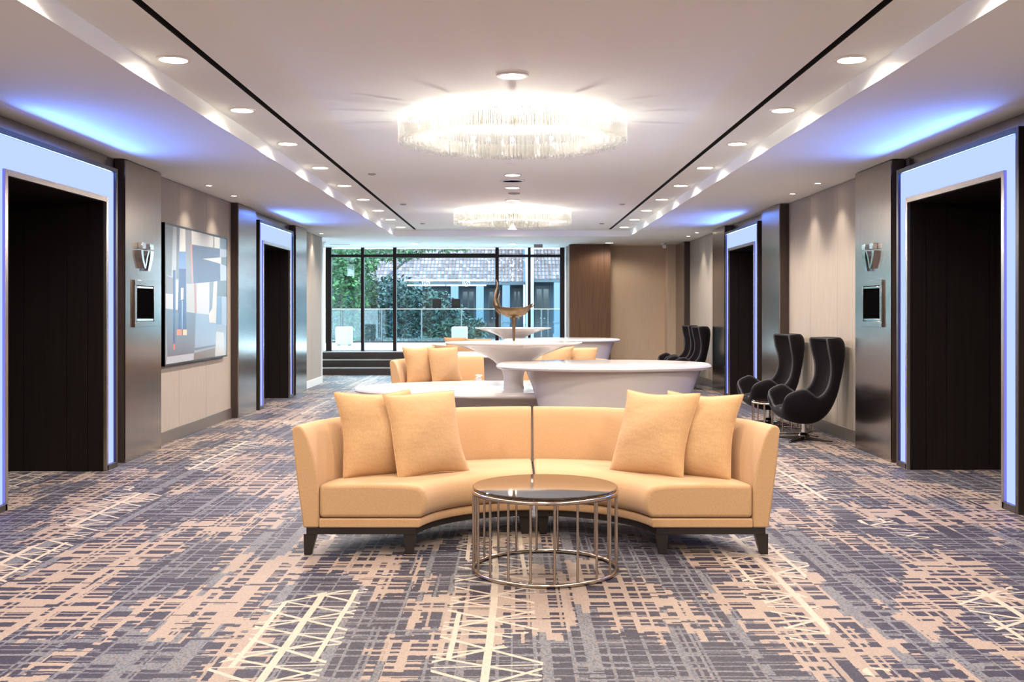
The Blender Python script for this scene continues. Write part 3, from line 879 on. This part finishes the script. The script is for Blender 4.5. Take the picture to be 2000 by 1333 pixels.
# ------------------------------------------------------------------ painting
PX, PY0, PW, PZ0, PH = -3.47, 10.48, 2.29, .79, 1.444
pt = thing('painting', (WL, PY0, PZ0), 'large abstract painting of grey, navy and cream shapes in a black frame', 'painting')
d_ = PX - WL
box('picture_frame', (0, d_-.004, 0, PW, 0, PH), M['canvasframe'], pt)
fmk = MB()
fmk.box(0, d_, 0, .018, 0, PH).box(0, d_, PW-.018, PW, 0, PH).box(0, d_, .018, PW-.018, 0, .018).box(0, d_, .018, PW-.018, PH-.018, PH)
fmk.build('frame_edge', M['canvasframe'], pt)
def pq(cx, cy):
    x = 300 + cx/4.1625; y = 410 + cy/4.1625
    D = 3.47*2050/(1001-x)
    z = EYE + (605-y)*D/2050
    return (min(max(D-PY0, .02), PW-.02), min(max(z-PZ0, .02), PH-.02))
shapes = [
 ((158,166,176), [(90,90),(605,220),(605,1205),(90,1290)]),
 ((132,136,134), [(95,80),(160,125),(150,540),(90,530)]), ((188,188,188), [(160,125),(190,130),(185,560),(150,540)]),
 ((118,120,126), [(190,120),(215,125),(205,560),(185,560)]), ((228,226,216), [(215,110),(260,125),(262,340),(212,340)]),
 ((108,138,190), [(212,340),(262,340),(265,480),(208,480)]), ((58,64,116), [(208,480),(265,480),(268,970),(198,970)]),
 ((142,142,142), [(260,120),(310,135),(320,605),(268,600)]), ((216,211,202), [(310,135),(540,200),(540,315),(312,284)]),
 ((140,142,144), [(485,185),(497,190),(497,312),(485,310)]), ((110,120,136), [(540,200),(602,215),(602,326),(540,314)]),
 ((82,87,114), [(313,282),(540,318),(545,580),(328,598)]), ((172,182,196), [(540,318),(602,325),(602,575),(545,580)]),
 ((222,216,206), [(400,398),(550,388),(550,440)]), ((100,110,112), [(550,388),(602,385),(602,462),(550,440)]),
 ((200,138,122), [(300,280),(315,282),(325,600),(312,600)]), ((136,126,126), [(90,530),(165,560),(165,700),(90,690)]),
 ((206,196,191), [(90,680),(200,690),(198,812),(90,802)]), ((214,208,200), [(180,570),(205,575),(198,812),(180,806)]),
 ((190,186,177), [(268,603),(345,600),(345,842),(268,832)]), ((190,130,112), [(330,600),(345,600),(350,842),(335,842)]),
 ((208,203,203), [(350,600),(470,588),(450,852),(350,846)]), ((128,138,144), [(455,590),(490,588),(480,800),(455,832)]),
 ((218,208,193), [(490,585),(520,580),(510,922),(455,917),(450,850),(478,800)]), ((104,110,110), [(520,580),(602,575),(602,705),(515,705)]),
 ((120,146,172), [(515,710),(555,708),(555,932),(508,930)]), ((166,181,196), [(555,705),(602,710),(602,945),(555,932)]),
 ((114,117,130), [(105,805),(345,842),(340,1085),(330,1170),(115,1197)]), ((150,166,187), [(345,842),(450,852),(455,917),(508,926),(505,1102),(335,1140)]),
 ((58,64,116), [(205,800),(265,835),(268,970),(198,970)]),
 ((192,197,206), [(110,1197),(330,1167),(325,1245),(100,1280)]), ((130,125,120), [(330,1167),(505,1120),(505,1205),(330,1245)]),
 ((202,202,197), [(510,990),(570,1000),(582,1195),(500,1205)]), ((108,119,140), [(335,1125),(505,1095),(505,1112),(335,1144)]),
 ((64,75,122), [(160,490),(180,490),(178,1090),(160,1090)]), ((236,128,84), [(190,975),(230,975),(230,1020),(190,1020)]),
 ((246,206,160), [(240,975),(272,975),(272,1020),(240,1020)]), ((224,108,88), [(160,1095),(175,1095),(175,1138),(160,1138)]),
 ((222,226,236), [(222,635),(245,635),(243,730),(222,735)]), ((150,180,220), [(228,740),(240,740),(236,970),(230,970)])]
cvm, cmats = MB(), []
for k, (c, pts) in enumerate(shapes):
    cvm.cur = k
    cc = tuple(q*.60 for q in srgb(*c))
    cmats.append(mat('paint_%02d' % k, cc, .22, spec=.5))
    x = d_-.003 + k*.00004
    P = [pq(*p) for p in pts]
    cvm.poly([(x, p[0], p[1]) for p in P])
cv = cvm.build('canvas', cmats, pt, fix=False)

# ------------------------------------------------------------------ chrome ornaments and call boxes on the pillars
def ornament(s, y, label):
    X = -3.43 if s < 0 else 3.36
    o = thing('wall_ornament', (X, y, 1.74), label, 'ornament')
    i = -s                                  # into the room
    for k, yy in enumerate((.03, .24)):
        MB().box(i*.0, i*.045, yy-.045, yy+.045, .180, .235).build('square_cap', M['chrome'], o, bevel=.004)
    for k, pts in enumerate(([(-.01,.165,.05),(.0,.12,.05),(.03,.06,.045),(.075,.0,.03)], [(.255,.168,.09),(.245,.11,.08),(.20,.03,.07),(.17,-.02,.06)], [(.17,.165,.035),(.13,.11,.035),(.10,.05,.03),(.085,.01,.02)])):
        b = MB(); rows = []
        for (yy, z, wd) in pts: rows.append([(i*.0, yy-wd/2, z), (i*.04, yy-wd/2, z), (i*.04, yy+wd/2, z), (i*.0, yy+wd/2, z), (i*.0, yy-wd/2, z)])
        b.grid(rows).poly(rows[0][:4]).poly(rows[-1][:4][::-1])
        b.build('curved_blade', M['chrome'], o, smooth=30)
    return o
ornament(-1, 9.62, 'chrome curved ornament on the left pillar above the call box')
ornament(1, 9.68, 'chrome curved ornament on the right pillar above the call box')
def callbox(s, y, label):
    X = -3.43 if s < 0 else 3.36
    o = thing('call_box', (X, y, 1.20), label, 'call box')
    i = -s
    W, Hh = .55, .43
    fm = MB()
    fm.box(0, i*.022, 0, W, 0, .05).box(0, i*.022, 0, W, Hh-.05, Hh).box(0, i*.022, 0, .05, .05, Hh-.05).box(0, i*.022, W-.05, W, .05, Hh-.05)
    fm.build('cover_frame', M['bronze'], o, bevel=.002)
    MB().box(i*.001, i*.004, .05, W-.05, .05, Hh-.05).build('black_screen', M['black'], o)
    MB().box(i*.003, i*.018, .06, W-.06, .052, .075).build('bottom_bar', M['chrome'], o, bevel=.003)
    MB().box(i*.003, i*.016, .06, W-.06, Hh-.075, Hh-.055).build('top_bar', M['chrome'], o, bevel=.003)
callbox(-1, 9.48, 'bronze framed black call box recessed in the left pillar')
callbox(1, 9.50, 'bronze framed black call box recessed in the right pillar')

# ------------------------------------------------------------------ curved sofas
YC = .16
def arc(prof, sgn, N=28, gap=.007, y_in=0.0, rin=0.0):
    b = MB(); k = len(prof)
    for i in range(N+1):
        for r, z in prof:
            p0 = math.asin(min(.99, (YC+y_in)/r)); p1 = PI/2 - gap/r
            p = p0 + (p1-p0)*i/N
            b.v.append((sgn*r*math.cos(p), r*math.sin(p), z))
    for i in range(N):
        for j in range(k):
            j2 = (j+1) % k
            b.f.append((i*k+j, i*k+j2, (i+1)*k+j2, (i+1)*k+j)); b.mi.append(0)
    b.f.append(tuple(range(k))); b.mi.append(0)
    b.f.append(tuple(N*k+j for j in range(k))[::-1]); b.mi.append(0)
    return b
BACK = [(1.215,.15),(1.215,.36),(1.222,.43),(1.242,.54),(1.275,.65),(1.296,.69),(1.316,.713),(1.338,.718),(1.356,.708),(1.362,.69),(1.345,.50),(1.32,.30),(1.30,.15)]
SEAT = [(1.214,.204),(.668,.204),(.648,.216),(.632,.25),(.628,.30),(.642,.35),(.672,.376),(.76,.388),(.95,.393),(1.214,.388)]
BASE = [(1.214,.15),(.667,.15),(.662,.16),(.662,.19),(.667,.20),(1.214,.20)]
RAIL = [(1.285,.112),(.69,.112),(.69,.149),(1.285,.149)]
def sofa(sgn, loc, label, rz=0.0):
    s = thing('sofa', loc, label, 'sofa', 'curved apricot sofa halves', rz)
    arc(BACK, sgn).build('backrest', M['sofa'], s, bevel=.012, bseg=3)
    arc(SEAT, sgn, y_in=.004).build('seat', M['sofa'], s, bevel=.022, bseg=4)
    arc(BASE, sgn, y_in=.002).build('seat_base', M['sofa'], s, bevel=.006)
    arc(RAIL, sgn, y_in=.012, gap=.02).build('plinth_rail', M['legwood'], s)
    for (x, y, dx, dy) in ((-1.255, .215, -.012, -.02), (-.70, .215, -.004, -.02), (-.055, .745, .0, -.02), (-.055, 1.24, .0, .02)):
        a, c = .036, .021
        x, dx = -sgn*x, -sgn*dx
        MB().hexa([(x+dx-c,y+dy-c,0),(x+dx+c,y+dy-c,0),(x+dx+c,y+dy+c,0),(x+dx-c,y+dy+c,0)],
                  [(x-a,y-a,.113),(x+a,y-a,.113),(x+a,y+a,.113),(x-a,y+a,.113)]).build('leg', M['legwood'], s, bevel=.002)
    return s
S1 = (.13, 5.65)
sofa(-1, (*S1, 0), 'left half of the front curved apricot sofa on black legs')
sofa(1, (*S1, 0), 'right half of the front curved apricot sofa on black legs')

def pillow_mesh(w_, h_, t, seed):
    rnd = random.Random(seed)
    N = 22
    top, bot = [], []
    ph = [rnd.uniform(0, 6) for _ in range(4)]
    for i in range(N+1):
        rt, rb = [], []
        vv = -1 + 2*i/N
        for j in range(N+1):
            u = -1 + 2*j/N
            x = w_/2*u*(1-.085*(1-vv*vv)) + .006*math.sin(3*vv+ph[0])
            z = h_/2*vv*(1-.06*(1-u*u)) + .006*math.sin(3*u+ph[1])
            e = max(0, (1-abs(u)**2.3))**.62 * max(0, (1-abs(vv)**2.3))**.62
            wr = 1 + .06*math.sin(7*u+4*vv+ph[2])*(abs(u*vv)) + .05*math.sin(5*vv-3*u+ph[3])
            y = t/2*e*wr
            rt.append((x, -y-.004, z)); rb.append((x, y+.004, z))
        top.append(rt); bot.append(rb)
    b = MB(); b.grid(top); b.grid([r[::-1] for r in bot])
    ring = lambda g: g[0] + [r[-1] for r in g[1:]] + g[-1][::-1][1:] + [r[0] for r in g[::-1][1:]]
    a, c = ring(top), ring(bot)
    for q in range(len(a)-1): b.quad(a[q], c[q], c[q+1], a[q+1])
    me = b.mesh('pillow', M['pillow'], smooth=False)
    bm = bmesh.new(); bm.from_mesh(me); bmesh.ops.remove_doubles(bm, verts=bm.verts, dist=.0005)
    bmesh.ops.recalc_face_normals(bm, faces=bm.faces); bm.to_mesh(me); bm.free()
    me.polygons.foreach_set('use_smooth', [True]*len(me.polygons))
    return me, a
def pillow(bl, yaw, lean, w_, h_, z0, label, seed, t=.17, roll=0.0):
    me, edge = pillow_mesh(w_, h_, t, seed)
    u = Vector((math.cos(yaw), math.sin(yaw), 0)); nb = Vector((-math.sin(yaw), math.cos(yaw), 0))
    v_ = Vector((0,0,math.cos(lean))) + nb*math.sin(lean); n_ = v_.cross(u)
    cpos = Vector((bl[0], bl[1], z0)) + u*w_/2 + v_*h_/2
    o = bpy.data.objects.new('pillow', me); C.objects.link(o)
    R = Matrix((u, n_, v_)).transposed().to_4x4()
    o.matrix_world = Matrix.Translation(cpos) @ R @ Matrix.Rotation(roll, 4, 'Y')
    tag(o, label, 'pillow', 'apricot scatter cushions')
    sm = MB().tube([(p[0], 0, p[2]) for p in edge[:-1]], .0045, 5, closed=True).build('edge_seam', M['pillow'], o, smooth=True)
    return o
R_ = math.radians
pillow((-.965, 6.03), R_(33), R_(16), .50, .51, .378, 'apricot cushion against the arm in the left half of the front sofa', 21)
pillow((-.66, 6.05), R_(35), R_(22), .49, .52, .378, 'apricot cushion leaning in front, left half of the front sofa', 22)
pillow((.585, 6.36), R_(-40), R_(22), .51, .52, .378, 'apricot cushion leaning in front, right half of the front sofa', 23)
pillow((.84, 6.29), R_(-38), R_(20), .50, .51, .378, 'apricot cushion against the arm in the right half of the front sofa', 24)

# second sofa behind the first island
SL = (-.19, 13.29); SR = (-.10, 13.29)
sofa(-1, (*SL, 0), 'left half of the middle curved apricot sofa, seen over the low white table', R_(9))
sofa(1, (*SR, 0), 'right half of the middle curved apricot sofa, mostly behind white tables')
def rel(c, p, rz=0.0):
    x, y = p[0]-S1[0], p[1]-S1[1]
    return (c[0]+x*math.cos(rz)-y*math.sin(rz), c[1]+x*math.sin(rz)+y*math.cos(rz))
pillow(rel(SL, (-.985, 6.03), R_(9)), R_(38), R_(14), .50, .50, .388, 'apricot cushion against the arm of the middle sofa', 25)
pillow(rel(SL, (-.665, 6.05), R_(9)), R_(40), R_(14), .49, .49, .388, 'apricot cushion leaning in front on the middle sofa', 26)
pillow(rel(SR, (.56, 6.36)), R_(-40), R_(15), .51, .50, .388, 'apricot cushion behind the bar table, nearer the sculpture', 27)
pillow(rel(SR, (.87, 6.29)), R_(-38), R_(15), .50, .49, .388, 'apricot cushion behind the bar table, toward the egg chairs', 28)
# third sofa turned toward the window
s3 = sofa(-1, (-.16, 19.75, 0), 'curved apricot sofa half facing the window, its back to the tables', PI)
s3['label'] = 'right half of the apricot sofa facing the window, behind the far tables'
s4 = sofa(1, (-.16, 19.75, 0), 'left half of the apricot sofa facing the window, behind the far tables', PI)
pillow((-.78, 18.95), R_(145), R_(12), .50, .50, .37, 'apricot cushion whose tip shows over the window-facing sofa, outer one', 29)
pillow((-.345, 18.78), R_(160), R_(12), .48, .48, .37, 'apricot cushion whose tip shows over the window-facing sofa, inner one', 30)

# ------------------------------------------------------------------ drum tables
def drum(loc, label, r, h, nrod, name='coffee_table'):
    t = thing(name, loc, label, 'table')
    ring = lambda z, rr, q: MB().tube([(rr*math.cos(2*PI*i/64), rr*math.sin(2*PI*i/64), z) for i in range(64)], q, 10, closed=True)
    ring(.011, r, .011).build('base_ring', M['brass_chrome'], t, smooth=True)
    ring(h-.026, r, .012).build('top_ring', M['brass_chrome'], t, smooth=True)
    MB().lathe([(0, h-.012), (r-.002, h-.012), (r+.004, h-.008), (r+.004, h-.003), (r, h), (0, h)], 80).build('glass_top', M['smoke'], t, smooth=30)
    rm = MB().lathe([(.0065, .011), (.0065, h-.03)], 10).mesh('rod', M['brass_chrome'], smooth=40)
    for i in range(nrod):
        a = 2*PI*(i+.3)/nrod
        o = link('rod', rm, t); o.location = (r*math.cos(a), r*math.sin(a), 0)
    return t
drum((.17, 5.49, 0), 'round smoked-glass coffee table on chrome rods before the front sofa', .375, .44, 20)
drum((-.2, 13.05, 0), 'round smoked-glass coffee table before the middle sofa, hidden by the low table', .375, .44, 20)
drum((3.02, 11.78, 0), 'small round drum side table between the near egg chairs', .32, .345, 20, 'side_table')
cup = thing('flower_cup', (-.42, 12.93, .44), 'small white cup with pale flowers beyond the low white table', 'cup')
MB().lathe([(.0,0),(.03,0),(.04,.05),(.042,.07),(.036,.07),(.03,.01),(0,.01)], 20).build('cup_body', M['ceram'], cup, smooth=50)
fb = MB()
rnd = random.Random(4)
for i in range(16):
    a = rnd.uniform(0, 6.28); r = rnd.uniform(0, .05); z = .085+rnd.uniform(-.01, .03)
    fb.lathe([(0,z-.012),(.014,z-.004),(.012,z+.006),(0,z+.01)], 7, c=(r*math.cos(a), r*math.sin(a)))
fb.build('flower_heads', M['ceram'], cup, smooth=True)

# ------------------------------------------------------------------ white sculptural islands
def island(y, label):
    t = thing('island_table', (0, y, 0), label, 'table', 'white sculptural island tables')
    # low tier
    lw = MB().lathe([(0,.592),(.93,.592),(.975,.597),(.995,.608),(1.0,.621),(.995,.636),(.98,.646),(.955,.65),(0,.65)], 96, 1.46, .80, (.0, .28))
    lw.build('low_top', M['white'], t, smooth=30)
    MB().lathe([(.60,0),(.64,.2),(.70,.42),(.78,.592)], 64, 1.1, .66, (.0, .34)).build('low_base', M['white'], t, smooth=40)
    # flared bar tier
    P = [(.13,.645),(.095,.65),(.087,.69),(.089,.75),(.10,.80),(.129,.846),(.18,.900),(.244,.941),(.326,.977),(.45,1.022),(.54,1.044),(.605,1.053),(.616,1.06),(.616,1.066),(.61,1.07),(0,1.07)]
    MB().lathe(P, 96, 1.0, .72, (.01, 0)).build('bar_tier', M['white'], t, smooth=35)
    # counter tier
    MB().lathe([(0,.858),(.90,.858),(.965,.862),(.99,.870),(1.0,.884),(.992,.900),(.97,.909),(.94,.912),(.0,.912)], 96, .905, .575, (.766, -.58)).build('counter_top', M['white'], t, smooth=30)
    MB().lathe([(.62,0),(.70,.2),(.80,.45),(.91,.72),(.985,.858)], 80, .75, .52, (.845, -.58)).build('counter_body', M['white'], t, smooth=40)
    return t
island(9.42, 'white sculptural island of three tiers behind the front sofa, bronze bird on top')
island(16.87, 'white sculptural island of three tiers farther off, near the window')

# bronze sculpture on the bar tier
sc_ = thing('sculpture', (.012, 9.42, 1.07), 'bronze boat-like bird sculpture on a slim stem atop the near bar table', 'sculpture')
MB().lathe([(0,0),(.085,0),(.083,.004),(.05,.009),(.012,.012),(0,.012)], 40).build('base_plate', M['sculpt'], sc_, smooth=30)
MB().lathe([(.0105,.008),(.013,.10),(.020,.20),(.028,.245)], 16).build('stem', M['sculpt'], sc_, smooth=40)
rows_o, rows_i = [], []
for i in range(25):
    q = -1 + 2*i/24
    x = .17*q + .0
    hw = .085*max(0, 1-abs(q)**2.2)**.6 + .003
    dp = .085*max(0, 1-abs(q)**2.4)**.75 + .004
    zr = .305 + .022*q*q + (.018*(q-.6)/.4 if q > .6 else 0)
    ro, ri = [], []
    for j in range(13):
        a = PI*j/12
        ro.append((x, -hw*math.cos(a), zr - dp*math.sin(a)))
        ri.append((x, -(hw-.004)*math.cos(a), zr+.002 - max(dp-.010, 0)*math.sin(a)))
    rows_o.append(ro); rows_i.append(ri)
bw = MB(); bw.grid(rows_o); bw.grid([r[::-1] for r in rows_i])
for i in range(24):
    bw.quad(rows_o[i][0], rows_o[i+1][0], rows_i[i+1][0], rows_i[i][0]); bw.quad(rows_o[i][-1], rows_o[i+1][-1], rows_i[i+1][-1], rows_i[i][-1])
bw.build('boat_body', M['sculpt'], sc_, smooth=60)
MB().tube([(-.11,0,.265),(-.145,0,.30),(-.168,0,.345),(-.172,0,.40),(-.160,0,.45),(-.148,0,.49),(-.150,0,.53),(-.158,0,.56)], [.030,.028,.023,.018,.013,.009,.006,.002], 10).build('neck', M['sculpt'], sc_, smooth=True)
MB().tube([(-.12,.0,.29),(-.135,-.01,.33),(-.143,-.012,.38),(-.130,-.01,.42),(-.122,-.01,.46)], [.016,.014,.010,.006,.002], 8).build('crest', M['sculpt'], sc_, smooth=True)
MB().tube([(.12,0,.305),(.16,0,.318),(.178,0,.332),(.186,0,.35)], [.012,.010,.006,.002], 8).build('tail', M['sculpt'], sc_, smooth=True)

# ------------------------------------------------------------------ egg chairs
def spline(keys, n):
    out = []
    m = len(keys)
    for i in range(n+1):
        t = i/n*(m-1); k = min(int(t), m-2); f = t-k
        p0, p1, p2, p3 = keys[max(k-1,0)], keys[k], keys[k+1], keys[min(k+2,m-1)]
        out.append(tuple(.5*((2*b)+(-a+c)*f+(2*a-5*b+4*c-d)*f*f+(-a+3*b-3*c+d)*f**3) for a,b,c,d in zip(p0,p1,p2,p3)))
    return out
#      f     z    nf    nz   halfwidth wing
KEY = [(.270,.335,.10,.99,.19,.03),(.250,.275,.15,.99,.30,.20),(.170,.228,.0,1.0,.345,.31),(.055,.200,.12,.99,.355,.345),(-.085,.215,.35,.93,.34,.295),
       (-.200,.315,.72,.69,.31,.215),(-.280,.47,.93,.36,.265,.150),(-.325,.63,.99,.12,.240,.130),(-.358,.79,1.0,.0,.245,.155),(-.372,.925,1.0,-.05,.262,.195),
       (-.368,1.0,1.0,-.05,.263,.205),(-.352,1.035,1.0,.0,.260,.195),(-.330,1.050,1.0,.03,.252,.175)]
def egg_chair(loc, rz, label):
    t = thing('egg_chair', loc, label, 'chair', 'charcoal velvet egg chairs', rz)
    S = spline(KEY, 44)
    rows = []
    nj = 22
    for (f, z, nf, nz, hw, wg) in S:
        L_ = math.hypot(nf, nz); nf, nz = nf/L_, nz/L_
        r = []
        for j in range(nj+1):
            s = -1 + 2*j/nj
            lat = hw*math.sin(s*PI/2*.96)/math.sin(PI/2*.96)
            e = wg*abs(s)**2.6
            r.append((f+nf*e, lat, z+nz*e))
        rows.append(r)
    b = MB().grid(rows)
    sh = b.build('shell', M['velvet'], t, smooth=False)
    me = sh.data
    me.polygons.foreach_set('use_smooth', [True]*len(me.polygons))
    so = sh.modifiers.new('thick', 'SOLIDIFY'); so.thickness = .055; so.offset = 0
    su = sh.modifiers.new('round', 'SUBSURF'); su.levels = 1; su.render_levels = 1
    edge = [r[0] for r in rows] + rows[-1][1:-1] + [r[-1] for r in rows[::-1]] + rows[0][1:-1][::-1]
    MB().tube(edge, .012, 6, closed=True).build('piping', M['piping'], t, smooth=True)
    cu = MB().lathe([(0,-.035),(.7,-.035),(.93,-.02),(1,.0),(.93,.025),(.7,.042),(0,.048)], 36, .22, .255, (0, 0)).build('seat_cushion', M['velvet'], t, smooth=60)
    cu.location = (.075, 0, .315); cu.rotation_euler = (0, R_(-5), 0)
    MB().lathe([(.028,.02),(.028,.10),(.022,.10),(.022,.175),(.09,.175),(.10,.20)], 20).build('swivel_column', M['chrome'], t, smooth=40)
    bs = MB()
    for k in range(4):
        a = PI/4 + k*PI/2; ca, sa = math.cos(a), math.sin(a)
        def P(r, wd, z): return (r*ca - wd*sa, r*sa + wd*ca, z)
        bs.hexa([P(0,-.035,.012),P(.31,-.014,.0),P(.31,.014,.0),P(0,.035,.012)], [P(0,-.035,.05),P(.31,-.014,.014),P(.31,.014,.014),P(0,.035,.05)])
    bs.lathe([(.06,.0),(.06,.05),(.04,.075),(.03,.08)], 24)
    bs.build('star_base', M['blackmetal'], t, bevel=.002)
    return t
ec = egg_chair((3.04, 10.95, 0), PI+R_(3), 'charcoal velvet egg chair nearest the front, beside the side table')
dup(ec, (3.04, 12.45, 0), 'charcoal velvet egg chair just beyond the side table, before the bronze pillar', PI+R_(5))
dup(ec, (2.98, 18.0, 0), 'charcoal velvet egg chair of the far pair, the nearer one', PI+R_(3))
dup(ec, (3.0, 19.15, 0), 'charcoal velvet egg chair of the far pair, the one nearest the far corner', PI+R_(3))
